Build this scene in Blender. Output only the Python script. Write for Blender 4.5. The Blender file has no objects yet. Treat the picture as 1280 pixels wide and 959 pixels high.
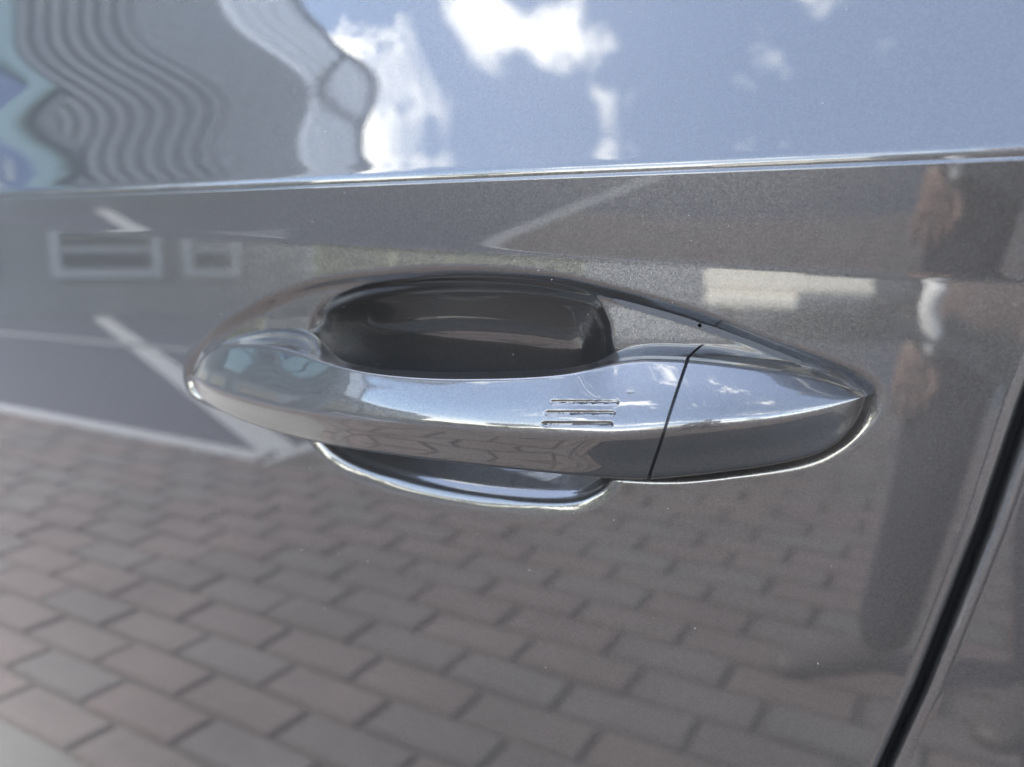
import bpy, bmesh, math, random
import numpy as np
from mathutils import Vector, Matrix
from math import radians, sin, cos, pi, tan, atan2, asin, sqrt

random.seed(7); rng = np.random.default_rng(7)
scene = bpy.context.scene
COL = scene.collection

# ------------------------------------------------------------------ camera
# door plane is y = 0 (outside is -y), x runs towards the rear of the car, z is up
FPX, YAW, PIT, DIST, HCAM = 1005.0, radians(30), radians(10.5), 0.24, 1.05
fwd = np.array([-sin(YAW)*cos(PIT), cos(YAW)*cos(PIT), -sin(PIT)])
rgt = np.array([cos(YAW), sin(YAW), 0.0])
upv = np.cross(rgt, fwd)
CAM = np.array([0.0, -DIST, HCAM])
cd = bpy.data.cameras.new("camera"); cam = bpy.data.objects.new("camera", cd); COL.objects.link(cam)
cd.sensor_width = 36.0; cd.lens = 36.0*FPX/1280.0; cd.clip_start = 0.01; cd.clip_end = 3000.0
cd.dof.use_dof = True; cd.dof.focus_distance = 0.25; cd.dof.aperture_fstop = 8.5
cam.matrix_world = Matrix(((rgt[0], upv[0], -fwd[0], CAM[0]), (rgt[1], upv[1], -fwd[1], CAM[1]),
                           (rgt[2], upv[2], -fwd[2], CAM[2]), (0, 0, 0, 1)))
scene.camera = cam
scene.cycles.use_denoising = True
scene.cycles.max_bounces = 7

# ------------------------------------------------------------------ view
vs = scene.view_settings
vs.view_transform = 'Standard'; vs.look = 'None'; vs.gamma = 1.0; vs.use_curve_mapping = False
vs.exposure = 3.16

# ------------------------------------------------------------------ sky and sun
SUN_AZ, SUN_EL = radians(-54), radians(50)        # azimuth from +y towards +x
w = bpy.data.worlds.new("World"); scene.world = w; w.use_nodes = True
w.cycles.sampling_method = "MANUAL"; w.cycles.sample_map_resolution = 512
NT = w.node_tree; NT.nodes.clear()
def wn(t, **k):
    n = NT.nodes.new(t)
    for a, b in k.items(): setattr(n, a, b)
    return n
def wmath(op, a, b=None, c=None, clamp=False):
    n = wn('ShaderNodeMath', operation=op); n.use_clamp = clamp
    for i, v in enumerate((a, b, c)):
        if v is None: continue
        if isinstance(v, (int, float)): n.inputs[i].default_value = v
        else: NT.links.new(v, n.inputs[i])
    return n.outputs[0]
def wss(v, lo, hi):
    n = wn('ShaderNodeMapRange', interpolation_type='SMOOTHSTEP')
    NT.links.new(v, n.inputs[0]); n.inputs[1].default_value = lo; n.inputs[2].default_value = hi
    return n.outputs[0]
out = wn('ShaderNodeOutputWorld'); bg = wn('ShaderNodeBackground')
sky = wn('ShaderNodeTexSky', sky_type='NISHITA'); sky.sun_disc = False
sky.sun_elevation = SUN_EL; sky.sun_rotation = SUN_AZ; sky.altitude = 100; sky.air_density = 1.0; sky.dust_density = 0.6; sky.ozone_density = 1.6
tc = wn('ShaderNodeTexCoord'); sep = wn('ShaderNodeSeparateXYZ'); NT.links.new(tc.outputs['Generated'], sep.inputs[0])
X, Y, Z = sep.outputs
AZ = wmath('MULTIPLY', wmath('ARCTAN2', X, wmath('MULTIPLY', Y, -1.0)), 180/pi)
EL = wmath('MULTIPLY', wmath('ARCSINE', Z), 180/pi)
# cloud layer coordinates: the view ray met with a flat layer
zc = wmath('ADD', wmath('MAXIMUM', Z, 0.0), 0.12)
comb = wn('ShaderNodeCombineXYZ')
NT.links.new(wmath('DIVIDE', X, zc), comb.inputs[0]); NT.links.new(wmath('DIVIDE', Y, zc), comb.inputs[1])
def wnoise(scale, detail, rough=0.55, off=0.0, vec=None, dist=0.0):
    n = wn('ShaderNodeTexNoise'); n.inputs['Scale'].default_value = scale; n.inputs['Detail'].default_value = detail
    n.inputs['Roughness'].default_value = rough; n.inputs['Distortion'].default_value = dist
    m = wn('ShaderNodeVectorMath', operation='ADD'); m.inputs[1].default_value = (off, off*0.7, off*1.3)
    NT.links.new(vec or comb.outputs[0], m.inputs[0]); NT.links.new(m.outputs[0], n.inputs['Vector'])
    return n.outputs['Fac']
puff = wnoise(15.0, 7, 0.6, 3.1, tc.outputs['Generated'])
fine = wnoise(46.0, 5, 0.6, 1.1, tc.outputs['Generated'])
wisp = wnoise(2.2, 6, 0.62, 8.4, None, 1.2)
# cumulus heaps: azimuth, elevation, half width, half height, density
HEAPS = [(-47.5, 46.3, 4.0, 1.9, 1.0), (-44.5, 47.4, 5, 1.5, 1.25), (-41, 48.8, 4.2, 1.6, 1.0), (-53.3, 37.2, 3.2, 3.4, 1.0), (-50, 40.2, 2.6, 1.3, .45), (-54, 41, 3, 1.1, .4), (-45, 40.8, 3.2, .9, .32), (-35.5, 46.0, 3.4, .7, .26), (-24, 52, 7, 1.1, .28),
         (-62, 52, 7, 4, .75), (-12, 58, 10, 3, .35), (-20, 22, 14, 4, .8), (12, 18, 18, 5, .8), (30, 40, 11, 5, .6), (60, 30, 16, 6, .9),
         (-85, 25, 14, 6, .8), (-110, 40, 14, 7, .8), (95, 48, 12, 6, .6), (130, 28, 18, 7, .9), (165, 45, 12, 6, .7), (-150, 30, 18, 7, .9),
         (0, 82, 40, 4, .5), (-70, 68, 16, 4, .6), (40, 66, 14, 4, .5), (150, 68, 18, 5, .6)]
acc = None
for (a, e, sa, se, k) in HEAPS:
    d1 = wmath('DIVIDE', wmath('SUBTRACT', AZ, a), sa); d2 = wmath('DIVIDE', wmath('SUBTRACT', EL, e), se)
    r = wmath('SQRT', wmath('ADD', wmath('MULTIPLY', d1, d1), wmath('MULTIPLY', d2, d2)))
    m = wmath('MULTIPLY', wmath('SUBTRACT', 1.35, r), k)
    acc = m if acc is None else wmath('MAXIMUM', acc, m)
shape = wmath('ADD', acc, wmath('ADD', wmath('MULTIPLY', wmath('SUBTRACT', puff, 0.5), 2.9), wmath('MULTIPLY', wmath('SUBTRACT', fine, 0.5), 1.3)))
heap = wss(shape, 0.0, 1.45)
cirrus = wmath('MULTIPLY', wss(wisp, 0.52, 0.80), 0.20)
cover = wmath('MAXIMUM', wmath('MAXIMUM', heap, cirrus), 0.05)
low = wmath('MULTIPLY', wss(EL, 15, 1), 0.75)                       # milky air near the horizon
cover = wmath('MAXIMUM', cover, low)
mixc = wn('ShaderNodeMix', data_type='RGBA'); NT.links.new(cover, mixc.inputs['Factor'])
NT.links.new(sky.outputs[0], mixc.inputs[6]); mixc.inputs[7].default_value = (13.5, 13.2, 12.2, 1)
NT.links.new(mixc.outputs[2], bg.inputs[0]); bg.inputs[1].default_value = 0.15
NT.links.new(bg.outputs[0], out.inputs[0])
sd = bpy.data.lights.new("sun", 'SUN'); sd.energy = 3.6; sd.angle = radians(0.53); sd.color = (1.0, 0.95, 0.87)
sun = bpy.data.objects.new("sun", sd); COL.objects.link(sun)
sdir = Vector((sin(SUN_AZ)*cos(SUN_EL), cos(SUN_AZ)*cos(SUN_EL), sin(SUN_EL)))
sun.rotation_euler = sdir.to_track_quat('Z', 'Y').to_euler(); sun.location = (-3, 1, 6)

# ------------------------------------------------------------------ helpers
def hit(px, py, y=0.0):
    """points of the plane y that the photograph shows at (px, py); arrays welcome"""
    px, py, y = np.broadcast_arrays(np.asarray(px, float), np.asarray(py, float), np.asarray(y, float))
    d = fwd + rgt*((px-640)/FPX)[..., None] - upv*((py-479.5)/FPX)[..., None]
    t = (y-CAM[1])/d[..., 1]
    return CAM + d*t[..., None]
def obj(name, me, mat=None, parent=None, smooth=False):
    o = bpy.data.objects.new(name, me); COL.objects.link(o)
    if mat is not None and not me.materials: me.materials.append(mat)
    if smooth: me.polygons.foreach_set('use_smooth', [True]*len(me.polygons))
    if parent is not None:
        o.parent = parent; o.matrix_parent_inverse = parent.matrix_basis.inverted()
    return o
def empty(name, loc, label, cat, group=None):
    o = bpy.data.objects.new(name, None); COL.objects.link(o); o.location = loc; o.empty_display_size = .1
    tag(o, label, cat, group); return o
def tag(o, label=None, cat=None, group=None, kind=None):
    for k, v in (('label', label), ('category', cat), ('group', group), ('kind', kind)):
        if v: o[k] = v
    return o
def mesh_np(name, V, Fq):
    me = bpy.data.meshes.new(name)
    V = np.asarray(V, np.float32).reshape(-1, 3); Fq = np.asarray(Fq, np.int32)
    me.vertices.add(len(V)); me.vertices.foreach_set('co', V.ravel())
    n, k = Fq.shape
    me.loops.add(n*k); me.loops.foreach_set('vertex_index', Fq.ravel())
    me.polygons.add(n); me.polygons.foreach_set('loop_start', np.arange(0, n*k, k, dtype=np.int32))
    me.polygons.foreach_set('loop_total', np.full(n, k, np.int32))
    me.update(calc_edges=True); me.validate(); return me
def grid_faces(nr, nc, wrap=False, flip=False):
    i, j = np.meshgrid(np.arange(nr-1), np.arange(nc if wrap else nc-1), indexing='ij')
    j2 = (j+1) % nc
    f = np.stack([i*nc+j, i*nc+j2, (i+1)*nc+j2, (i+1)*nc+j], -1).reshape(-1, 4)
    return f[:, ::-1] if flip else f
def box_bm(bm, c, s, rz=0.0, bevel=0.0):
    m = Matrix.Translation(c) @ Matrix.Rotation(rz, 4, 'Z') @ Matrix.Diagonal((s[0], s[1], s[2], 1))
    r = bmesh.ops.create_cube(bm, size=1.0, matrix=m)
    if bevel:
        es = list({e for v in r['verts'] for e in v.link_edges})
        bmesh.ops.bevel(bm, geom=es, offset=bevel, segments=1, affect='EDGES')
def box(name, c, s, mat, parent=None, rz=0.0, bevel=0.0):
    bm = bmesh.new(); box_bm(bm, c, s, rz, bevel); me = bpy.data.meshes.new(name); bm.to_mesh(me); bm.free()
    return obj(name, me, mat, parent)
def sstep(a, b, x):
    t = np.clip((x-a)/(b-a), 0, 1); return t*t*(3-2*t)
def pchip(xs, ys):
    """monotone smooth curve through points"""
    xs = np.asarray(xs, float); ys = np.asarray(ys, float); h = np.diff(xs); d = np.diff(ys)/h
    m = np.zeros_like(xs); m[0], m[-1] = d[0], d[-1]
    for i in range(1, len(xs)-1):
        if d[i-1]*d[i] > 0:
            w1, w2 = 2*h[i]+h[i-1], h[i]+2*h[i-1]; m[i] = (w1+w2)/(w1/d[i-1]+w2/d[i])
    def f(x):
        x = np.clip(np.asarray(x, float), xs[0], xs[-1]); k = np.clip(np.searchsorted(xs, x)-1, 0, len(h)-1)
        t = (x-xs[k])/h[k]
        return ((1+2*t)*(1-t)**2*ys[k] + t*(1-t)**2*h[k]*m[k] + t*t*(3-2*t)*ys[k+1] + t*t*(t-1)*h[k]*m[k+1])
    return f
def fair(xs, ys, sig=20.0):
    """pchip curve, faired so that reflections run without kinks; the tips stay as drawn"""
    f = pchip(xs, ys); q = np.arange(xs[0], xs[-1]+.25, .5); v = f(q); o = np.empty_like(v)
    for i, c in enumerate(q):
        sg = max(.6, min(sig, .22*min(c-q[0], q[-1]-c))); a, b = max(0, int(i-6*sg)), min(len(q), int(i+6*sg)+1)
        w_ = np.exp(-.5*((q[a:b]-c)/sg)**2); w_ /= w_.sum(); m = (w_*q[a:b]).sum()
        k = (w_*(q[a:b]-m)*v[a:b]).sum()/max((w_*(q[a:b]-m)**2).sum(), 1e-9)
        o[i] = (w_*v[a:b]).sum()+k*(c-m)
    def g(x):                                             # Catmull-Rom lookup, so the slope is smooth as well
        t = (np.clip(np.asarray(x, float), q[0], q[-1])-q[0])/.5; i = np.clip(t.astype(int), 1, len(q)-3); t = t-i
        a, b, c, d = o[i-1], o[i], o[i+1], o[i+2]
        return .5*(2*b+(c-a)*t+(2*a-5*b+4*c-d)*t*t+(3*b-a-3*c+d)*t**3)
    return g
def spline(pts, n, closed=False):
    """smooth open or closed curve through points (Catmull-Rom, even steps)"""
    P = np.asarray(pts, float); k = len(P); segs = k if closed else k-1; o = []
    for i in range(segs):
        g = (lambda q: P[q % k]) if closed else (lambda q: P[min(max(q, 0), k-1)])
        a, b, c, d = g(i-1), g(i), g(i+1), g(i+2); t = np.linspace(0, 1, 24, endpoint=False)[:, None]
        o.append(0.5*((2*b)+(-a+c)*t+(2*a-5*b+4*c-d)*t*t+(-a+3*b-3*c+d)*t**3))
    o = np.vstack(o+([o[0][:1]] if closed else [P[-1:]]))
    s = np.r_[0, np.cumsum(np.linalg.norm(np.diff(o, axis=0), axis=1))]
    q = np.linspace(0, s[-1], n, endpoint=not closed)
    return np.stack([np.interp(q, s, o[:, i]) for i in range(o.shape[1])], -1)
def sdist(poly, x, z):
    """signed distance to a closed polygon, positive inside"""
    a = poly; b = np.roll(poly, -1, 0); P = np.stack([x, z], -1).reshape(-1, 2)
    dmin = np.full(len(P), 1e9); ins = np.zeros(len(P), bool)
    for (x1, z1), (x2, z2) in zip(a, b):
        e = np.array([x2-x1, z2-z1]); v = P-(x1, z1)
        t = np.clip((v@e)/max(e@e, 1e-18), 0, 1); dd = v-t[:, None]*e
        dmin = np.minimum(dmin, (dd*dd).sum(1))
        c = ((z1 > P[:, 1]) != (z2 > P[:, 1]))
        if z1 != z2: ins ^= c & (P[:, 0] < (x2-x1)*(P[:, 1]-z1)/(z2-z1)+x1)
    return (np.sqrt(dmin)*np.where(ins, 1, -1)).reshape(x.shape)

# ------------------------------------------------------------------ materials
def new_mat(name):
    m = bpy.data.materials.new(name); m.use_nodes = True; t = m.node_tree
    return m, t, t.nodes['Principled BSDF']
def nd(t, kind, **k):
    n = t.nodes.new(kind)
    for a, b in k.items():
        if a in n.inputs: n.inputs[a].default_value = b
        else: setattr(n, a, b)
    return n
def simple(name, col, rough=0.7, noise=0.0, nscale=20.0, bump=0.0, metal=0.0, spec=None):
    m, t, p = new_mat(name)
    p.inputs['Roughness'].default_value = rough; p.inputs['Metallic'].default_value = metal
    if spec is not None: p.inputs['Specular IOR Level'].default_value = spec
    if noise:
        tcn = nd(t, 'ShaderNodeTexCoord'); n = nd(t, 'ShaderNodeTexNoise', Scale=nscale, Detail=6.0, Roughness=0.6)
        t.links.new(tcn.outputs['Object'], n.inputs['Vector'])
        r = nd(t, 'ShaderNodeMapRange'); t.links.new(n.outputs['Fac'], r.inputs[0])
        r.inputs[1].default_value = .25; r.inputs[2].default_value = .75
        r.inputs[3].default_value = 1-noise; r.inputs[4].default_value = 1+noise
        mx = nd(t, 'ShaderNodeVectorMath', operation='SCALE'); mx.inputs[0].default_value = col
        t.links.new(r.outputs[0], mx.inputs['Scale']); t.links.new(mx.outputs[0], p.inputs['Base Color'])
        if bump:
            b = nd(t, 'ShaderNodeBump', Strength=bump, Distance=0.01); t.links.new(n.outputs['Fac'], b.inputs['Height'])
            t.links.new(b.outputs[0], p.inputs['Normal'])
    else: p.inputs['Base Color'].default_value = (*col, 1)
    return m
def paint_mat():
    m, t, p = new_mat('grey_metallic_paint')
    p.inputs['Metallic'].default_value = 0.75; p.inputs['Roughness'].default_value = 0.29
    p.inputs['Coat Weight'].default_value = 1.0; p.inputs['Coat Roughness'].default_value = 0.012; p.inputs['Coat IOR'].default_value = 1.63
    tcn = nd(t, 'ShaderNodeTexCoord')
    v = nd(t, 'ShaderNodeTexVoronoi', Scale=2600.0); t.links.new(tcn.outputs['Object'], v.inputs['Vector'])
    # flake: each cell leans its own way and has its own depth in the binder
    s = nd(t, 'ShaderNodeVectorMath', operation='SUBTRACT'); t.links.new(v.outputs['Color'], s.inputs[0]); s.inputs[1].default_value = (.5, .5, .5)
    k = nd(t, 'ShaderNodeVectorMath', operation='SCALE'); t.links.new(s.outputs[0], k.inputs[0]); k.inputs['Scale'].default_value = 0.085
    g = nd(t, 'ShaderNodeNewGeometry')
    a = nd(t, 'ShaderNodeVectorMath', operation='ADD'); t.links.new(g.outputs['Normal'], a.inputs[0]); t.links.new(k.outputs[0], a.inputs[1])
    nn = nd(t, 'ShaderNodeVectorMath', operation='NORMALIZE'); t.links.new(a.outputs[0], nn.inputs[0]); t.links.new(nn.outputs[0], p.inputs['Normal'])
    sepc = nd(t, 'ShaderNodeSeparateColor'); t.links.new(v.outputs['Color'], sepc.inputs[0])
    cr = nd(t, 'ShaderNodeValToRGB'); t.links.new(sepc.outputs[0], cr.inputs[0])
    cr.color_ramp.elements[0].color = (0.050, 0.0475, 0.045, 1); cr.color_ramp.elements[1].color = (0.070, 0.067, 0.064, 1)
    t.links.new(cr.outputs[0], p.inputs['Base Color'])
    # faint orange peel in the clear coat
    n = nd(t, 'ShaderNodeTexNoise', Scale=330.0, Detail=2.0); t.links.new(tcn.outputs['Object'], n.inputs['Vector'])
    b = nd(t, 'ShaderNodeBump', Strength=0.004, Distance=0.0005); t.links.new(n.outputs['Fac'], b.inputs['Height'])
    t.links.new(b.outputs[0], p.inputs['Coat Normal'])
    return m
PAINT = paint_mat()
BLACK = simple('black_rubber', (0.012, 0.012, 0.013), 0.6)
GASKET = simple('dark_grey_gasket', (0.028, 0.028, 0.03), 0.6)

# ------------------------------------------------------------------ ground
asphalt = simple('asphalt', (0.024, 0.030, 0.047), 0.85, 0.25, 9.0, 0.3)
concrete = simple('pale_concrete', (0.088, 0.086, 0.080), 0.85, 0.12, 14.0, 0.2)
bedding = simple('joint_sand', (0.046, 0.044, 0.041), 0.95, 0.3, 30.0, 0.3)
linepaint = simple('worn_white_line_paint', (0.27, 0.28, 0.29), 0.7, 0.28, 26.0, 0.2)
def sheet(name, x0, x1, y0, y1, z, mat, kind='structure', parent=None):
    o = obj(name, mesh_np(name, [(x0, y0, z), (x1, y0, z), (x1, y1, z), (x0, y1, z)], [[0, 1, 2, 3]]), mat, parent)
    if kind: tag(o, kind=kind)
    return o
sheet('ground', -400, 400, -700, 400, -0.008, asphalt)
PAVE_Y0, PAVE_Y1, LINE_X = -0.522, -2.31, -2.80
paving = obj('brick_paving', mesh_np('brick_paving', [(-9, PAVE_Y1, 0), (LINE_X, PAVE_Y1, 0), (LINE_X, -5.4, 0), (4, -5.4, 0), (4, PAVE_Y0, 0), (-9, PAVE_Y0, 0)], [[0, 1, 2, 3, 4, 5]]), bedding)
tag(paving, kind='structure')
kerb = sheet('concrete_strip', -9, 4, PAVE_Y0, 0.9, 0.004, concrete)
def line(pts, wd, name='parking_line'):
    (x0, y0), (x1, y1) = pts; d = np.array([x1-x0, y1-y0]); d /= np.linalg.norm(d); n = np.array([-d[1], d[0]])*wd/2
    q = [(x0-n[0], y0-n[1], -.004), (x1-n[0], y1-n[1], -.004), (x1+n[0], y1+n[1], -.004), (x0+n[0], y0+n[1], -.004)]
    return obj(name, mesh_np(name, q, [[0, 1, 2, 3]]), linepaint)
for pts, wd in (([(-9, -2.40), (LINE_X-.06, -2.40)], .12), ([(LINE_X-.06, -2.34), (LINE_X-.06, -8.6)], .11), ([(LINE_X-.13, -2.53), (-10.6, -6.5)], .19), ([(-11, -4.45), (-5.2, -4.70)], .09)):
    tag(line(pts, wd), kind='structure')
# bricks
PL, PW, JT = 0.300, 0.137, 0.008
def paver_mat():
    m, t, p = new_mat('concrete_paver_red_brown'); p.inputs['Roughness'].default_value = .9
    oi = nd(t, 'ShaderNodeObjectInfo'); ge = nd(t, 'ShaderNodeNewGeometry')
    ad = nd(t, 'ShaderNodeMath', operation='ADD'); t.links.new(oi.outputs['Random'], ad.inputs[0]); t.links.new(ge.outputs['Random Per Island'], ad.inputs[1])
    fr = nd(t, 'ShaderNodeMath', operation='FRACT'); t.links.new(ad.outputs[0], fr.inputs[0])
    cr = nd(t, 'ShaderNodeValToRGB'); t.links.new(fr.outputs[0], cr.inputs[0])
    e = cr.color_ramp.elements; e[0].color = (0.078, 0.066, 0.063, 1); e[1].color = (0.074, 0.070, 0.067, 1)
    x = e.new(.35); x.color = (0.084, 0.064, 0.061, 1); x = e.new(.70); x.color = (0.072, 0.065, 0.063, 1)
    tcn = nd(t, 'ShaderNodeNewGeometry'); n = nd(t, 'ShaderNodeTexNoise', Scale=70.0, Detail=6.0, Roughness=.7); t.links.new(tcn.outputs['Position'], n.inputs['Vector'])
    r = nd(t, 'ShaderNodeMapRange'); t.links.new(n.outputs['Fac'], r.inputs[0]); r.inputs[1].default_value = .3; r.inputs[2].default_value = .75; r.inputs[3].default_value = .72; r.inputs[4].default_value = 1.45
    mx = nd(t, 'ShaderNodeVectorMath', operation='SCALE'); t.links.new(cr.outputs[0], mx.inputs[0]); t.links.new(r.outputs[0], mx.inputs['Scale'])
    n2 = nd(t, 'ShaderNodeTexNoise', Scale=2.3, Detail=5.0, Roughness=.65); t.links.new(tcn.outputs['Position'], n2.inputs['Vector'])
    r2 = nd(t, 'ShaderNodeMapRange'); t.links.new(n2.outputs['Fac'], r2.inputs[0]); r2.inputs[1].default_value = .35; r2.inputs[2].default_value = .68; r2.inputs[3].default_value = .78; r2.inputs[4].default_value = 1.2
    mx2 = nd(t, 'ShaderNodeVectorMath', operation='SCALE'); t.links.new(mx.outputs[0], mx2.inputs[0]); t.links.new(r2.outputs[0], mx2.inputs['Scale'])
    t.links.new(mx2.outputs[0], p.inputs['Base Color'])
    b = nd(t, 'ShaderNodeBump', Strength=.5, Distance=.004); t.links.new(n.outputs['Fac'], b.inputs['Height']); t.links.new(b.outputs[0], p.inputs['Normal'])
    return m
PAVER = paver_mat()
bm = bmesh.new(); box_bm(bm, (0, 0, 0.006), (PL-JT, PW-JT, 0.020)); 
bmesh.ops.bevel(bm, geom=[e for e in bm.edges], offset=.007, segments=2, affect='EDGES')
paver_me = bpy.data.meshes.new('brick'); bm.to_mesh(paver_me); bm.free(); paver_me.materials.append(PAVER)
spots = []
row = 0; y = PAVE_Y0-PW/2
while y > -5.3:
    off = (row % 2)*PL/2 + rng.uniform(-.02, .02); x = -9+PL/2+off
    while x < 3.9:
        if y-PW/2 > PAVE_Y1-.02 or x-PL/2 > LINE_X: spots.append((x, y))
        x += PL
    y -= PW; row += 1
def seen(s): return (s[0]+1.3)**2*0.55+(s[1]+1.3)**2*1.6      # the ones that show largest in the door come first
spots.sort(key=seen)
for x, y in spots[:300]:
    o = obj('brick', paver_me, None, paving); o.location = (x+rng.normal(0, .003), y+rng.normal(0, .0022), rng.normal(0, .0018)); o.rotation_euler = (rng.normal(0, .009), rng.normal(0, .006), rng.normal(0, .011)); o.scale = (rng.uniform(.955, 1.0), rng.uniform(.94, 1.0), 1)
pv = np.array([v.co[:] for v in paver_me.vertices]); pf = [list(p.vertices) for p in paver_me.polygons]
VV = []; FF = []
for x, y in spots[300:]:
    b = len(VV)*len(pv); VV.append(pv+(x, y, rng.normal(0, .0012))); FF += [[q+b for q in f] for f in pf]
me = bpy.data.meshes.new('brick_rest'); me.from_pydata(np.vstack(VV).tolist(), [], FF); me.update()
tag(obj('far_bricks', me, PAVER, paving), kind='stuff')

# ------------------------------------------------------------------ car door skin
def px_curve(pts, n=220, closed=True, y=0.0):
    P = spline(pts, n, closed); q = hit(P[:, 0], P[:, 1], y); return q[:, [0, 2]]
# the eye shaped opening round the handle, and the finger cup inside it
EYE = px_curve([(238, 470), (243, 444), (262, 420), (300, 396), (345, 373), (400, 355), (480, 345), (560, 341), (640, 344), (700, 351), (760, 365),
                (860, 393), (960, 430), (1040, 462), (1076, 482), (1085, 499), (1074, 522), (1042, 550), (1000, 568), (920, 580), (840, 588), (760, 585), (640, 570), (500, 550), (400, 532), (310, 510), (264, 496), (244, 485)], 300)
CUP = px_curve([(378, 445), (380, 405), (396, 377), (444, 357), (520, 348), (580, 346), (650, 349), (700, 357), (738, 369), (757, 396), (764, 430), (765, 520), (769, 560), (770, 586), (763, 606), (744, 621),
                (715, 631), (660, 631), (580, 622), (500, 605), (430, 580), (394, 548), (378, 500)], 260)
ZC = 1.0703                                             # character crease
TILT_BAND = -6.4
TOP_H = [-.002, .002, .010, .02, .03, .038, .044, .053, .067, .080, .11, .20]; TOP_T = [23.6, 23.6, 21.8, 20.9, 20.8, 20.1, 19.1, 17.2, 14.2, 12.6, 11.5, 10.0]
TOP_H2 = np.linspace(-.002, .2, 400); TOP_T2 = np.interp(TOP_H2, TOP_H, TOP_T); kk = np.exp(-.5*(np.arange(-24, 25)/8.0)**2); TOP_T2[24:-24] = np.convolve(TOP_T2, kk/kk.sum(), 'same')[24:-24]
def skin_offset(X, Zg):
    """integrate the lean of the skin from the handle height up and down, column by column"""
    Pq = np.zeros_like(Zg)
    zs = np.arange(0.28, 1.30, 0.0004)
    for j in range(Zg.shape[1]):
        x = X[:, j].mean(); zl = np.interp(x, [-.9, -.472, 0.0, .5], [1.064, 1.0545, 1.0385, 1.030])
        lean = np.zeros_like(zs)
        lean += TILT_BAND*sstep(zl-.0022, zl+.0022, zs)
        tb = float(sstep(-.24, -.15, np.array(x))); top_t = np.interp(zs-ZC, TOP_H2, TOP_T2)*(1-tb)+tb*np.interp(zs-ZC, [.002, .010, .02, .1], [23.6, 21.7, 20.9, 21.5])
        lean += (top_t-TILT_BAND)*sstep(ZC-.0014, ZC+.0028, zs)
        lean += -5.0*np.clip((0.86-zs)/.3, 0, 1)**1.3                # turns under towards the sill
        lean += 0.35*np.sin(x*26+zs*9)*sstep(zl, zl+.006, zs)*sstep(ZC, ZC-.004, zs)   # slight unevenness of the pressing
        p = np.cumsum(-np.tan(np.radians(lean)))*0.0004
        p -= np.interp(1.0, zs, p)
        Pq[:, j] = np.interp(Zg[:, j], zs, p)
    return Pq
def gap_x(z):                                            # the cut between the doors
    q = hit(np.array([1400., 1283, 1231, 1200, 1152, 1105, 1010]), np.array([200., 503, 656, 735, 857, 961, 1170]))
    zz, xx = q[::-1, 2], q[::-1, 0]
    lo = xx[0]+(z-zz[0])*(xx[1]-xx[0])/(zz[1]-zz[0]); hi = xx[-1]+(z-zz[-1])*(xx[-1]-xx[-2])/(zz[-1]-zz[-2])*.5
    return np.where(z < zz[0], np.maximum(lo, xx[0]-.12), np.where(z > zz[-1], hi, np.interp(z, zz, xx)))
def eye_cup(X, Zg):
    de = sdist(EYE, X, Zg)
    mid = np.interp(X, [-.30, -.03], [0.990, 1.010])
    top = sstep(-.004, .012, Zg-mid)                      # 1 above the handle axis
    tips = .30+.70*sstep(-.020, -.075, X)*sstep(-.300, -.255, X)      # the recess runs out to nothing at both tips
    rim = sstep(-.0028, .0036, de)*top+sstep(-.0046, .0014, de)*(1-top)
    eye = ((.0018+.0010*np.clip((Zg-mid)/.022, 0, 1))*top+.0040*(1-top))*rim*tips
    dc = sdist(CUP, X, Zg); top = sstep(-.014, .004, Zg-mid)
    wd = .033*top+.034*(1-top)
    end = np.maximum(sstep(-.128, -.112, X), sstep(-.215, -.228, X))   # the lip rolls over more softly at both ends
    f = (1-(1-np.clip(dc/wd, 0, 1))**(2.1*top+1.35*(1-top)))*((sstep(-.001, .0022, dc)*(1-end)+sstep(-.004, .0075, dc)*end)*top+sstep(-.0022, .0045, dc)*(1-top))
    g = f.copy()
    for _ in range(110):                                   # fair the bowl
        g[1:-1] = (g[:-2]+2*g[1:-1]+g[2:])/4; g[:, 1:-1] = (g[:, :-2]+2*g[:, 1:-1]+g[:, 2:])/4
    f = f+(g-f)*sstep(.25, .70, f)
    return eye*(1-sstep(0, .35, f))+.0235*f-.055*np.clip(Zg-mid, 0, .04)*f+.0008*sstep(-.0036, .0016, dc)*(1-top)
def lines(segs):
    o = []
    for a, b, st in segs: o.append(np.arange(a, b, st))
    return np.r_[np.concatenate(o), segs[-1][1]]
HEM, GAP = 0.0034, 0.0024
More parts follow.
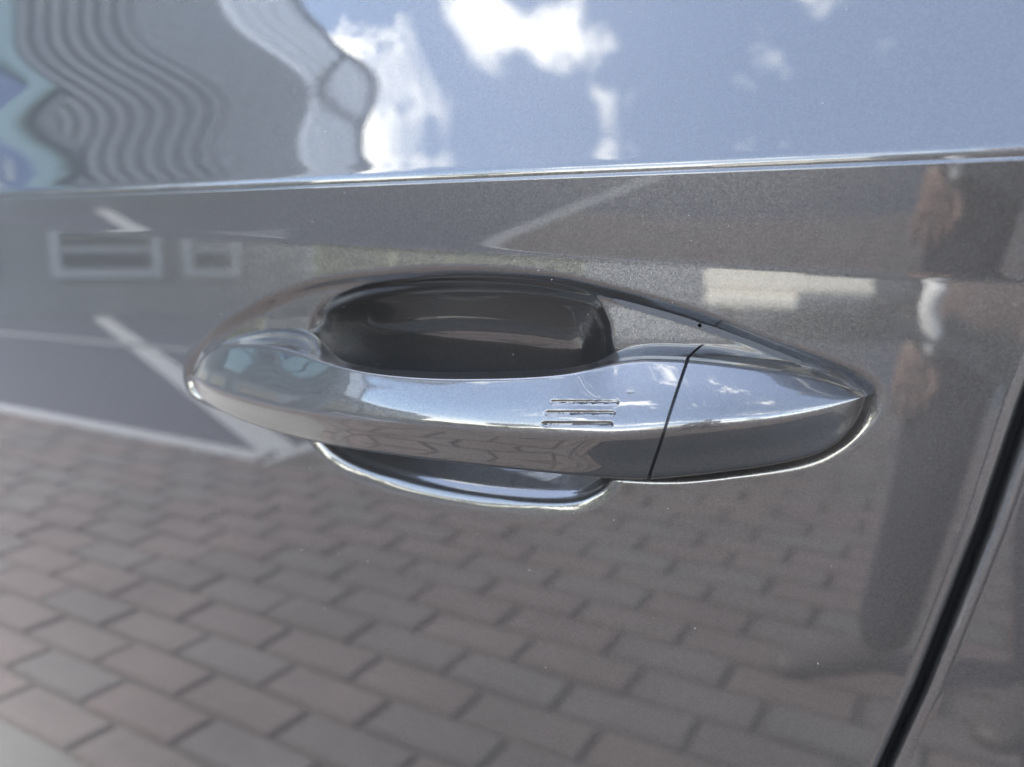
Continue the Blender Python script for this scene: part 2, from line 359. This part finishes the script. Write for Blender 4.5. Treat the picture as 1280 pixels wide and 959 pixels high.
def door_mesh(name, side):
    zl = lines([(0.32, 0.80, .012), (0.80, 0.955, .0026), (0.955, 1.0365, .00062), (1.0365, 1.0585, .0007), (1.0585, 1.0685, .001), (1.0685, 1.0722, .00022), (1.0722, 1.10, .0012), (1.10, 1.21, .004)])
    if side < 0:
        e = lines([(-1.10, -.62, .02), (-.62, -.315, .004), (-.315, -.018, .00068), (-.018, -.0, .0016)])
        E, Zg = np.meshgrid(e, zl)
        gx = gap_x(Zg)-GAP/2-HEM                          # everything right of -0.02 is stretched to the cut
        X = np.where(E < -.02, E, -.02+(E+.02)/.02*(gx+.02))
        low = Zg < .93                                    # where the cut leans far forward squeeze the whole right half
        k = np.clip((E+.31)/.31, 0, 1)
        X = np.where((gx < 0.0) , np.where(E < -.31, E, -.31+k*(gx+.31)), X)
    else:
        e = lines([(0, .02, .0016), (.02, .20, .004), (.20, .75, .02)])
        E, Zg = np.meshgrid(e, zl); gx = gap_x(Zg)+GAP/2+HEM
        X = gx+E
    P = skin_offset(X, Zg)
    if side < 0: P = P-eye_cup(X, Zg)
    else: P = P - 0.0006 + E*0.004
    # rolled edge along the cut
    a = np.linspace(0, pi/2, 9)[1:]
    ex = HEM*np.sin(a); ep = HEM*(1-np.cos(a))
    s = 1 if side < 0 else -1
    ed = -1 if side < 0 else 0
    Xe = X[:, [ed]]+s*np.r_[ex, HEM][None, :]; Pe = P[:, [ed]]-np.r_[ep, HEM+.016][None, :]; Ze = np.repeat(Zg[:, [ed]], 9, 1)
    if side < 0: X = np.hstack([X, Xe]); P = np.hstack([P, Pe]); Zg = np.hstack([Zg, Ze])
    else: X = np.hstack([Xe[:, ::-1], X]); P = np.hstack([Pe[:, ::-1], P]); Zg = np.hstack([Ze[:, ::-1], Zg])
    V = np.stack([X, -P, Zg], -1)
    return mesh_np(name, V.reshape(-1, 3), grid_faces(*X.shape))
car = empty('car', (-.2, .8, 0), 'dark grey metallic car seen at its door handle', 'car')
door = obj('front_door', door_mesh('front_door', -1), PAINT, car, True)
rear = obj('rear_door', door_mesh('rear_door', 1), PAINT, car, True)
ex_, ez_ = np.meshgrid(np.linspace(-1.95, -1.105, 12), lines([(0.32, 1.02, .02), (1.02, 1.10, .001), (1.10, 1.21, .008)])); pz_ = skin_offset(ex_, ez_)
obj('unseen_fender', mesh_np('unseen_fender', np.stack([ex_, -pz_, ez_], -1).reshape(-1, 3), grid_faces(*ex_.shape)), PAINT, car, True)  # out of view, added to carry the car's shadow further forward
# seal in the bottom of the cut, and the body behind
zz = np.linspace(.32, 1.25, 60); gx = gap_x(zz)
V = np.vstack([np.stack([gx-.012, np.full(60, .014), zz], -1), np.stack([gx+.012, np.full(60, .014), zz], -1)])
V[:, 1] += .0
i = np.arange(59); F_ = np.stack([i, i+60, i+61, i+1], -1)
so = obj('door_seal', mesh_np('door_seal', V, F_), BLACK, car); md = so.modifiers.new('thick', 'SOLIDIFY'); md.thickness = .006; md.offset = -1
box('body_shell', (-.57, .55, .74), (2.5, .84, .80), BLACK, car, 0, .03)
box('unseen_cabin', (-.57, .70, 1.33), (2.5, .90, .36), BLACK, car, 0, .04)  # out of view, added so its shadow darkens the ground beside the car

# a few grains of dust on the skin
from mathutils.bvhtree import BVHTree
bv = BVHTree.FromPolygons([v.co[:] for v in door.data.vertices], [p.vertices[:] for p in door.data.polygons])
bm = bmesh.new()
for k in range(70):
    px_, py_ = (rng.uniform(20, 1090), rng.uniform(10, 940)); d = Vector(hit(px_, py_, 0.0)-CAM).normalized(); l_, n_, i_, t_ = bv.ray_cast(Vector(CAM), d)
    if l_ is None: continue
    r_ = float(rng.uniform(.00010, .00026)); bmesh.ops.create_icosphere(bm, subdivisions=1, radius=r_, matrix=Matrix.Translation(l_) @ Matrix.Rotation(rng.uniform(0, 3), 4, 'Y') @ Matrix.Diagonal((rng.uniform(.8, 1.8), .5, 1, 1)))
me = bpy.data.meshes.new('dust'); bm.to_mesh(me); bm.free()
tag(obj('dust', me, simple('pale_dust', (.20, .19, .17), .9), car), kind='stuff')

# ------------------------------------------------------------------ door handle
yT = fair([238, 246, 258, 275, 300, 335, 362, 380, 390, 398, 412, 440, 500, 560, 640, 700, 732, 752, 772, 800, 862, 920, 980, 1040, 1072, 1083],
           [470, 449, 434, 423, 415, 411, 415, 426, 438, 447, 454, 460, 466, 468, 467, 463, 456, 445, 438, 435, 437, 445, 455, 471, 485, 495], 9)
yB = fair([238, 246, 270, 310, 360, 420, 500, 600, 700, 760, 806, 850, 920, 1000, 1040, 1070, 1083],
           [470, 490, 509, 527, 543, 556, 568, 580, 590, 595, 597, 593, 585, 572, 556, 525, 495])
pF = fair([238, 250, 275, 320, 400, 500, 640, 800, 870, 950, 1020, 1060, 1077, 1083], [.0005, .0065, .0115, .0165, .0230, .0275, .0300, .0295, .0280, .0230, .0150, .0085, .0045, .0005])
pB = fair([238, 355, 385, 440, 690, 735, 770, 1083], [-.006, -.006, .001, .0120, .0130, .0070, -.006, -.006], 14)
yC = fair([238, 250, 306, 392, 523, 660, 763, 811, 860, 935, 1004, 1050, 1073, 1083], [470, 480, 501, 518, 530, 541, 544, 541, 535, 528, 517, 505, 498, 495])   # edge between upper and lower front face
yR = fair([238, 246, 262, 300, 350, 400, 440, 500, 560, 640, 700, 732, 760, 800, 862, 920, 980, 1040, 1072, 1083],
           [470, 458, 441, 431, 434, 451, 463, 471, 474, 473, 469, 464, 455, 449, 451, 457, 466, 480, 489, 495])      # ridge between top and front
# control polygon of a section: depth (0 back, 1 front) and height (0 top, 1 ridge, 2 front edge, 3 bottom)
SEC = np.array([(0, 1.5), (0, .6), (0, .25), (.03, .02), (.12, 0), (.26, .22), (.50, .80), (.60, 1.0), (.665, 1.12), (.825, 1.44), (.935, 1.74), (.99, 2.0), (.93, 2.30), (.85, 2.62), (.79, 2.93), (.76, 3.03), (.70, 3.06), (.50, 3.03), (.25, 3.0), (.05, 2.95), (0, 2.7), (0, 2.2)])
GROOVES = [(688, 773, 503.5), (682, 769, 517), (677, 766, 530.5)]
def project(Q):
    d = Q-CAM; z = d@fwd; return 640+FPX*(d@rgt)/z, 479.5-FPX*(d@upv)/z
def bspline_basis(k, n):
    t = np.arange(n)/n*k; i = np.floor(t).astype(int); f = t-i; B = np.zeros((n, k)); r = np.arange(n)
    for o, v in ((-1, .5*(1-f)**2), (0, .5+f*(1-f)), (1, .5*f*f)): B[r, (i+o) % k] += v
    return B
def loft(name, px0, px1, skew0, skew1, scale=1.0, nst=None, grooves=False, close=(False, False)):
    if nst is None:
        st = np.concatenate([px0+(px1-px0)*(1-np.cos(np.linspace(0, pi, 150)))/2, np.arange(670, 780, 1.5) if grooves else []]); st = np.unique(st)
    else: st = np.linspace(px0, px1, nst)
    nsec = 360; B = bspline_basis(len(SEC), nsec)
    if scale != 1.0: pass
    wv = B@np.interp(SEC[:, 1], [0, 1, 2, 3], [1.0, .85, -.25, -1.0])
    S, W = np.meshgrid(st, wv, indexing='ij')
    # the cut between grip and cover leans: top further back than bottom
    k = (S-px0)/(px1-px0)
    lean = 26*((1-k)**6*skew0+k**6*skew1)
    PX = np.clip(S+lean*W, 238.01, 1082.99)
    yt, yr, yc, yb = yT(PX), yR(PX), yC(PX), yB(PX); pf, pb = pF(PX), pB(PX)
    PY = np.zeros_like(PX); PP = np.zeros_like(PX)
    for q, (u, v) in enumerate(SEC):
        yy = yt+(yr-yt)*v if v <= 1 else (yr+(yc-yr)*(v-1) if v <= 2 else yc+(yb-yc)*(v-2))
        if scale != 1.0: yy = (yt+yb)/2+(yy-(yt+yb)/2)*scale; u = .5+(u-.5)*scale
        PY += B[None, :, q]*yy; PP += B[None, :, q]*(pb+(pf-pb)*u)
    Q = hit(PX, PY, -np.maximum(PP, np.maximum(pb+(pf-pb)*.45, 0))); Q[..., 1] = -PP
    if grooves:
        front = PP > pb+(pf-pb)*.6; dep = np.zeros_like(PX); gx_, gy_ = project(Q)
        for a, b, yc_ in GROOVES:
            dx = np.maximum(np.maximum(a+3-gx_, gx_-(b-3)), 0); d = np.sqrt(dx*dx+(gy_-yc_)**2)
            dep = np.maximum(dep, (1-sstep(1.5, 3.6, d))*front)
        Q[..., 1] += dep*0.0005
    V = Q.reshape(-1, 3); n = nsec; Fq = grid_faces(len(st), n, True, True).tolist()
    me = bpy.data.meshes.new(name)
    ends = []
    V = V.tolist()
    for flag, base, rev in ((close[0], 0, False), (close[1], (len(st)-1)*n, True)):
        if flag:
            cidx = len(V); V.append(np.mean(np.array(V[base:base+n]), axis=0).tolist())
            for q in range(n):
                a_, b_ = base+q, base+(q+1) % n
                ends.append([cidx, b_, a_] if not rev else [cidx, a_, b_])
    me.from_pydata(V, [], Fq+ends); me.update()
    for pl in me.polygons: pl.use_smooth = len(pl.vertices) == 4
    return me
CUT = 837.0
# carrier: the dark gasket that fills the opening behind the handle feet
def strip(name, pts, parent):
    g = px_curve(pts, 70, True, .003); bk = bmesh.new(); f = bk.faces.new([bk.verts.new((x, .0012, z)) for x, z in g])
    r = bmesh.ops.extrude_face_region(bk, geom=[f]); bmesh.ops.translate(bk, vec=(0, .006, 0), verts=[v for v in r['geom'] if isinstance(v, bmesh.types.BMVert)])
    bmesh.ops.recalc_face_normals(bk, faces=bk.faces); me = bpy.data.meshes.new(name); bk.to_mesh(me); bk.free()
    return obj(name, me, GASKET, parent)
handle = strip('door_handle', [(768, 373), (800, 380), (872, 401), (873, 409), (830, 397), (785, 383)], car)
strip('gasket_strip', [(880, 404), (930, 421), (1000, 449), (994, 451), (930, 429), (880, 411)], handle)
handle['label'] = 'painted pull handle with its grip, rear cover and dark gasket'
grip = obj('grip', loft('grip', 238.2, CUT-2.2, 0, 1, grooves=True, close=(False, True)), PAINT, handle)
gv = np.array([v.co[:] for v in grip.data.vertices]); gpx, gpy = project(gv); fr = (gv[:, 1] < -.012)
gv, gpx, gpy = gv[fr], gpx[fr], gpy[fr]
for a, b, yc_ in GROOVES:
    st = np.linspace(a, b, 40); V = []
    for dy in (-1, 0, 1):
        for q in st:
            e = min(q-a, b-q); h = 1.1*min(1.0, sqrt(max(e, 0)/2.0)); k = np.argmin((gpx-q)**2+(gpy-(yc_+dy*h))**2)
            V.append(hit(q, yc_+dy*h, gv[k, 1]-.00004))
    obj('groove_shade', mesh_np('groove_shade', V, grid_faces(3, 40, False, True)), BLACK, handle, True)  # black strip on each groove floor, the shade of the recess as colour
cover = obj('rear_cover', loft('rear_cover', CUT+2.2, 1082.9, 1, 0, close=(True, False)), PAINT, handle)
obj('gap_liner', loft('gap_liner', CUT-9, CUT+9, 1, 1, scale=.94, nst=4, close=(True, True)), BLACK, handle)

# ------------------------------------------------------------------ showroom building
cladding = simple('grey_metal_cladding', (0.14, 0.142, 0.14), .55, .08, 3.0)
fascia = simple('white_fascia', (0.82, 0.83, 0.84), .35, .05, 2.0)
trim = simple('brown_edge_trim', (0.10, 0.085, 0.07), .5)
darkm = simple('anthracite_panel', (0.05, 0.052, 0.06), .5)
rib_shade = simple('shaded_cladding', (0.10, 0.102, 0.10), .6)  # darker copy of the cladding: shade between the ribs put into the colour
render_w = simple('plinth_render', (0.16, 0.165, 0.165), .8, .15, 4.0)
frame_w = simple('pale_window_frame', (0.27, 0.28, 0.29), .4)
blue = simple('blue_sign_enamel', (0.06, 0.09, 0.20), .35)
def glass(name, col):
    m, t, p = new_mat(name); p.inputs['Base Color'].default_value = (*col, 1); p.inputs['Roughness'].default_value = .03; p.inputs['Specular IOR Level'].default_value = .8
    return m
teal = glass('teal_tinted_glass', (0.22, 0.31, 0.29)); dglass = glass('dark_window_glass', (0.03, 0.034, 0.036))
B0 = np.array([-9.15, -6.55]); ang = atan2(.55, -.835); BD = np.array([cos(ang), sin(ang)]); BN = np.array([-BD[1], BD[0]])
if BN @ np.array([1, 1]) < 0: BN = -BN
HB = 16.0
show = empty('showroom', (B0[0], B0[1], 0), 'tall grey clad showroom with white portal frame and teal glass', 'building')
def bpart(name, a0, a1, z0, z1, d0, d1, mat):          # along the front, height, depth in front (+)
    c = B0+BD*(a0+a1)/2+BN*(d0+d1)/2
    return box(name, (c[0], c[1], (z0+z1)/2), (abs(a1-a0), abs(d1-d0), z1-z0), mat, show, ang)
bpart('wall', 1.4, 6, 0, HB-.3, -1.0, -.3, cladding); bpart('wall', 6, 16, 0, HB-.3, -7, -.3, cladding)
bpart('corner_band', 0, .78, 2.9, HB, -.05, .16, fascia); bpart('edge_trim', -.07, 0, 2.9, HB+.06, .06, .18, trim); bpart('edge_trim', 0, 16, HB, HB+.06, -.28, .3, trim)
for k in range(4): bpart('band_fin', .10+k*.18, .15+k*.18, 2.95, HB-.02, .16, .21, fascia)
for z in (6.9, 9.2, 11.5): bpart('band_joint', 0, .78, z, z+.07, .16, .225, trim)
bpart('flat_panel', .78, 1.85, 2.9, HB, -.3, .05, cladding)
for k in range(40):
    a = 1.90+k*.215
    bpart('cladding_rib', a, a+.13, 2.9 if k > 16 else 7.0 if k > 6 else 2.9, HB, -.3, .03, cladding)
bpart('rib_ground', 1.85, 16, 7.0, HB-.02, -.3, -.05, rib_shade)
bpart('glass_front', 3.45, 5.4, 5.2, 6.85, -.26, -.10, teal); bpart('glass_front', 3.45, 5.4, 3.2, 5.1, -.26, -.10, teal)
bpart('window_surround', 3.4, 5.5, 6.86, 7.0, -.2, .06, darkm); bpart('window_surround', 5.41, 5.55, 3.1, 6.86, -.2, .06, darkm)
bpart('sign_panel', 3.7, 5.2, 6.0, 6.5, -.08, .02, blue)
for a, wd in ((4.2, .14), (4.45, .14), (4.7, .3)): bpart('sign_lettering', a, a+wd, 6.15, 6.35, .025, .035, frame_w)
bpart('plinth', -1.5, 16, 0, .42, -.3, .08, render_w)
bpart('annex', -1.48, 1.36, 0, 2.75, -2, -.31, render_w)
bpart('ground_wall', -1.48, 16, .42, 2.95, -.3, -.05, render_w)
for a0, a1 in ((-.95, -.40), (.05, 1.25), (2.2, 3.2), (4.2, 6.4), (7.4, 9.8), (10.5, 14)):
    bpart('window', a0, a1, .55, 2.3, -.05, .0, dglass)
    for q in ((a0-.10, a0+.04, .5, 2.35), (a1-.04, a1+.10, .5, 2.35), (a0+.04, a1-.04, .5, .62), (a0+.04, a1-.04, 2.25, 2.35)): bpart('window_frame', *q, -.045, .05, frame_w)
    bpart('blind', a0+.05, a1-.05, .83, .90, .01, .03, frame_w)

# ------------------------------------------------------------------ hedge, trees
def leaf_mat(name, a, b):
    m, t, p = new_mat(name); p.inputs['Roughness'].default_value = .6
    g = nd(t, 'ShaderNodeNewGeometry'); cr = nd(t, 'ShaderNodeValToRGB'); t.links.new(g.outputs['Random Per Island'], cr.inputs[0])
    cr.color_ramp.elements[0].color = (*a, 1); cr.color_ramp.elements[1].color = (*b, 1); t.links.new(cr.outputs[0], p.inputs['Base Color'])
    return m
LEAF = leaf_mat('hedge_leaves', (0.07, 0.10, 0.03), (0.17, 0.17, 0.06)); LEAF2 = leaf_mat('tree_leaves', (0.035, 0.07, 0.02), (0.09, 0.12, 0.04))
BARK = simple('bark', (0.09, 0.07, 0.05), .9, .3, 12.0, .5)
def leaves(centres, size):
    n = len(centres); a = rng.normal(size=(n, 3)); a /= np.linalg.norm(a, axis=1)[:, None]; b = rng.normal(size=(n, 3)); b -= a*(a*b).sum(1)[:, None]; b /= np.linalg.norm(b, axis=1)[:, None]
    s = size*rng.uniform(.6, 1.3, (n, 1))
    V = np.stack([centres-a*s, centres+b*s*.5, centres+a*s, centres-b*s*.5], 1).reshape(-1, 3)
    return mesh_np('leaves', V, np.arange(4*n).reshape(-1, 4))
def tube(name, p0, p1, r0, r1, mat, parent):
    p0, p1 = Vector(p0), Vector(p1); q = (p1-p0).to_track_quat('Z', 'Y'); V = []
    for p, r in ((p0, r0), (p1, r1)):
        for k in range(10): V.append(p+q @ Vector((r*cos(k*pi/5), r*sin(k*pi/5), 0)))
    F = [[k, (k+1) % 10, 10+(k+1) % 10, 10+k] for k in range(10)]
    return obj(name, mesh_np(name, [v[:] for v in V], F), mat, parent, True)
def hedge(p0, p1, h, wd, n, label):
    p0, p1 = np.array(p0), np.array(p1); c = (p0+p1)/2
    e = empty('hedge', (c[0], c[1], 0), label, 'hedge', 'hedges along the far side of the car park')
    t = rng.uniform(0, 1, n); hh = h*(.82+.18*np.sin(t*17+1)*np.sin(t*41)); z = hh*rng.uniform(.04, 1, n)**.7; off = rng.normal(0, wd*.33, n)
    P = p0+(p1-p0)*t[:, None]; d = (p1-p0)/np.linalg.norm(p1-p0); P = P+np.array([-d[1], d[0]])*off[:, None]
    obj('foliage', leaves(np.c_[P, z], .11), LEAF, e)
    tube('stem', (c[0], c[1], 0), (c[0], c[1], h*.7), .05, .02, BARK, e)
hedge((-7.5, -7.75), (-4.4, -9.1), 1.25, .6, 7000, 'sunlit green hedge between the showroom and the white van')
hedge((-1.2, -14.0), (9.0, -15.5), 1.1, .9, 7000, 'low green hedge to the right of the white van')
def tree(x, y, h, r, label):
    e = empty('tree', (x, y, 0), label, 'tree', 'trees beyond the car park')
    tube('trunk', (x, y, 0), (x, y, h*.55), .16, .09, BARK, e)
    for k in range(5):
        a = k*1.3; tube('limb', (x, y, h*(.32+.04*k)), (x+cos(a)*r*.6, y+sin(a)*r*.6, h*(.6+.04*k)), .07, .02, BARK, e)
    C = []
    for k in range(22):
        c = rng.normal(size=3); c /= np.linalg.norm(c); c = np.array([x, y, h*.68])+c*np.array([r, r, h*.28])*rng.uniform(.35, 1)
        C.append(c+rng.normal(size=(170, 3))*r*.17)
    obj('crown', leaves(np.vstack(C), .16), LEAF2, e)
tree(-14, -22, 5.2, 1.9, 'round leafy tree behind the hedge, nearest the showroom')
tree(4.5, -27, 6.0, 2.2, 'tall leafy tree beyond the low hedge, in the middle')
tree(14, -24, 5.0, 1.9, 'small leafy tree beyond the low hedge, farthest from the showroom')

# ------------------------------------------------------------------ white van (its back end faces the car)
vanw = simple('white_van_paint', (0.80, 0.75, 0.64), .35); plastic = simple('black_plastic', (0.02, 0.02, 0.021), .5); red = simple('red_lens', (0.35, 0.02, 0.02), .2)
vx, vy = -1.66, -8.2
van = empty('van', (vx, vy-2.2, 0), 'cream white van parked with its back to the camera', 'van')
bm = bmesh.new(); prof = [(0, .45), (0, 1.05), (-.10, 1.85), (-.25, 1.95), (-3.2, 1.95), (-3.9, 1.25), (-4.6, 1.05), (-4.7, .45)]
for s in (-.88, .88):
    pass
L_ = [bm.verts.new((vx-.88, vy+a, b)) for a, b in prof]; R_ = [bm.verts.new((vx+.88, vy+a, b)) for a, b in prof]
bm.faces.new(L_); bm.faces.new(R_[::-1])
for k in range(len(prof)): bm.faces.new((L_[k], R_[k], R_[(k+1) % 8], L_[(k+1) % 8]))
bmesh.ops.recalc_face_normals(bm, faces=bm.faces); bmesh.ops.bevel(bm, geom=list(bm.edges), offset=.05, segments=2, affect='EDGES')
me = bpy.data.meshes.new('van_body'); bm.to_mesh(me); bm.free(); obj('body', me, vanw, van)
box('bumper', (vx-.35, vy+.03, .38), (.95, .14, .16), vanw, van, 0, .03)
for s in (-1, 1):
    b_ = box('rear_window', (vx+s*.40, vy-.045, 1.42), (.62, .03, .5), dglass, van); b_.rotation_euler = (0, 0, 0)
    box('tail_light', (vx+s*.80, vy+.01, .92), (.12, .06, .34), red, van)
    for wy in (-.9, -3.8):
        t_ = tube('wheel', (vx+s*.70, vy+wy, .33), (vx+s*.9, vy+wy, .33), .33, .33, plastic, van)

# ------------------------------------------------------------------ person standing by the car
jacket = simple('grey_blue_jacket_cloth', (0.036, 0.041, 0.056), .85, .2, 30.0, .3); jeans = simple('dark_jeans', (0.012, 0.014, 0.021), .9, .25, 40.0, .2)
skinm = simple('skin', (0.18, 0.115, 0.095), .5, .08, 30.0); shoe = simple('brown_leather_shoe', (0.055, 0.047, 0.042), .6); hairm = simple('dark_hair', (0.03, 0.022, 0.016), .7, .3, 60.0)
shirt = simple('white_shirt', (0.75, 0.74, 0.72), .8)
PX_, PY_ = 0.03, -1.74
pers = empty('person', (PX_, PY_, 0), 'person in grey blue jacket and dark jeans standing facing the door', 'person')
def skin_mesh(name, verts, edges, radii, mat, root=0, sub=2):
    me = bpy.data.meshes.new(name); me.from_pydata([tuple(v) for v in verts], edges, []); me.update()
    o = obj(name, me, mat, pers)
    o.modifiers.new('skin', 'SKIN')
    for i, r in enumerate(radii):
        d = me.skin_vertices[0].data[i]; d.radius = (r, r) if isinstance(r, (int, float)) else r; d.use_root = (i == root)
    s = o.modifiers.new('sub', 'SUBSURF'); s.levels = sub; s.render_levels = sub
    for p in o.modifiers: p.show_viewport = True
    o.modifiers['skin'].use_smooth_shade = True
    return o
x, y = PX_, PY_
HL = (x-.115, y+.09, .715)     # the hand that hangs in front of the thigh (left in the door)
V = [(x, y, .95), (x, y, 1.10), (x, y-.01, 1.30), (x, y-.01, 1.42), (x, y+.01, 1.50), (x, y+.03, 1.58), (x, y+.05, 1.66), (x, y+.04, 1.73),
     (x-.05, y, .88), (x-.09, y+.05, .50), (x-.16, y-.03, .10), (x+.12, y, .88), (x+.12, y+.04, .50), (x+.13, y, .10),
     (x-.19, y-.01, 1.39), (x-.235, y-.03, 1.12), (x-.15, y+.07, .87), (x+.19, y-.01, 1.39), (x+.26, y-.03, 1.12), (x+.24, y+.07, .90)]
E_ = [(0, 1), (1, 2), (2, 3), (3, 4), (4, 5), (5, 6), (6, 7), (0, 8), (8, 9), (9, 10), (0, 11), (11, 12), (12, 13), (3, 14), (14, 15), (15, 16), (3, 17), (17, 18), (18, 19)]
R_ = [(.15, .11), (.14, .10), (.16, .11), (.12, .09), .055, .065, (.08, .10), (.06, .07), .085, .058, .045, .085, .058, .045, .06, .042, .030, .06, .042, .030]
skin_mesh('body', V, E_, R_, skinm)
def hand(wx, wy, wz, s):
    # palm and five fingers hanging, slightly curled towards the thigh
    base = Vector((wx, wy, wz)); V = [base, base+Vector((0, .005, -.05)), base+Vector((0, .008, -.09))]; E_ = [(0, 1), (1, 2)]; R_ = [(.026, .020), (.036, .018), (.038, .016)]
    for k, (o, l) in enumerate(((-.030, .062), (-.010, .075), (.010, .070), (.028, .055))):
        b = len(V); V += [base+Vector((o, .010, -.10)), base+Vector((o*1.1, .014, -.10-l*.5)), base+Vector((o*1.1, .004, -.10-l))]
        E_ += [(2, b), (b, b+1), (b+1, b+2)]; R_ += [.010, .0095, .008]
    b = len(V); V += [base+Vector((-s*.034, .016, -.045)), base+Vector((-s*.046, .026, -.085)), base+Vector((-s*.040, .034, -.112))]; E_ += [(1, b), (b, b+1), (b+1, b+2)]; R_ += [.013, .0115, .009]
    return skin_mesh('hand', V, E_, R_, skinm)
hand(x-.135, y+.09, .83, -1); hand(x+.235, y+.09, .86, 1)
skin_mesh('jacket', [(x, y, .93), (x, y, 1.10), (x, y-.01, 1.30), (x, y-.01, 1.43), (x, y+.005, 1.48), (x-.20, y-.01, 1.39), (x-.245, y-.03, 1.12), (x-.155, y+.065, .88), (x+.20, y-.01, 1.39), (x+.27, y-.03, 1.12), (x+.245, y+.065, .91)],
          [(0, 1), (1, 2), (2, 3), (3, 4), (3, 5), (5, 6), (6, 7), (3, 8), (8, 9), (9, 10)], [(.19, .14), (.185, .135), (.195, .135), (.14, .10), .075, .085, .066, .052, .085, .066, .052], jacket)
skin_mesh('shirt', [(x-.10, y+.135, .96), (x-.115, y+.14, .90), (x-.10, y+.135, .84), (x-.105, y+.13, .80)], [(0, 1), (1, 2), (2, 3)], [(.05, .02), (.026, .02), (.034, .02), (.02, .015)], shirt)
skin_mesh('trousers', [(x, y, .94), (x-.05, y, .86), (x-.09, y+.05, .50), (x-.16, y-.03, .06), (x+.12, y, .86), (x+.135, y+.04, .50), (x+.16, y, .06)],
          [(0, 1), (1, 2), (2, 3), (0, 4), (4, 5), (5, 6)], [(.165, .12), .10, .074, .066, .10, .078, .07], jeans)
for hx, hy, tx, ty in ((x-.15, y-.05, x-.38, y+.13), (x+.16, y-.03, x+.05, y+.22)):
    hx0, hy0 = Vector((hx, hy, .05)), Vector((tx, ty, .035))
    skin_mesh('shoe', [hx0, hx0.lerp(hy0, .5), hy0], [(0, 1), (1, 2)], [(.045, .05), (.048, .04), (.045, .028)], shoe)
skin_mesh('hair', [(x, y-.01, 1.62), (x, y+.0, 1.72), (x, y+.05, 1.765)], [(0, 1), (1, 2)], [(.085, .07), (.088, .09), (.07, .05)], hairm)
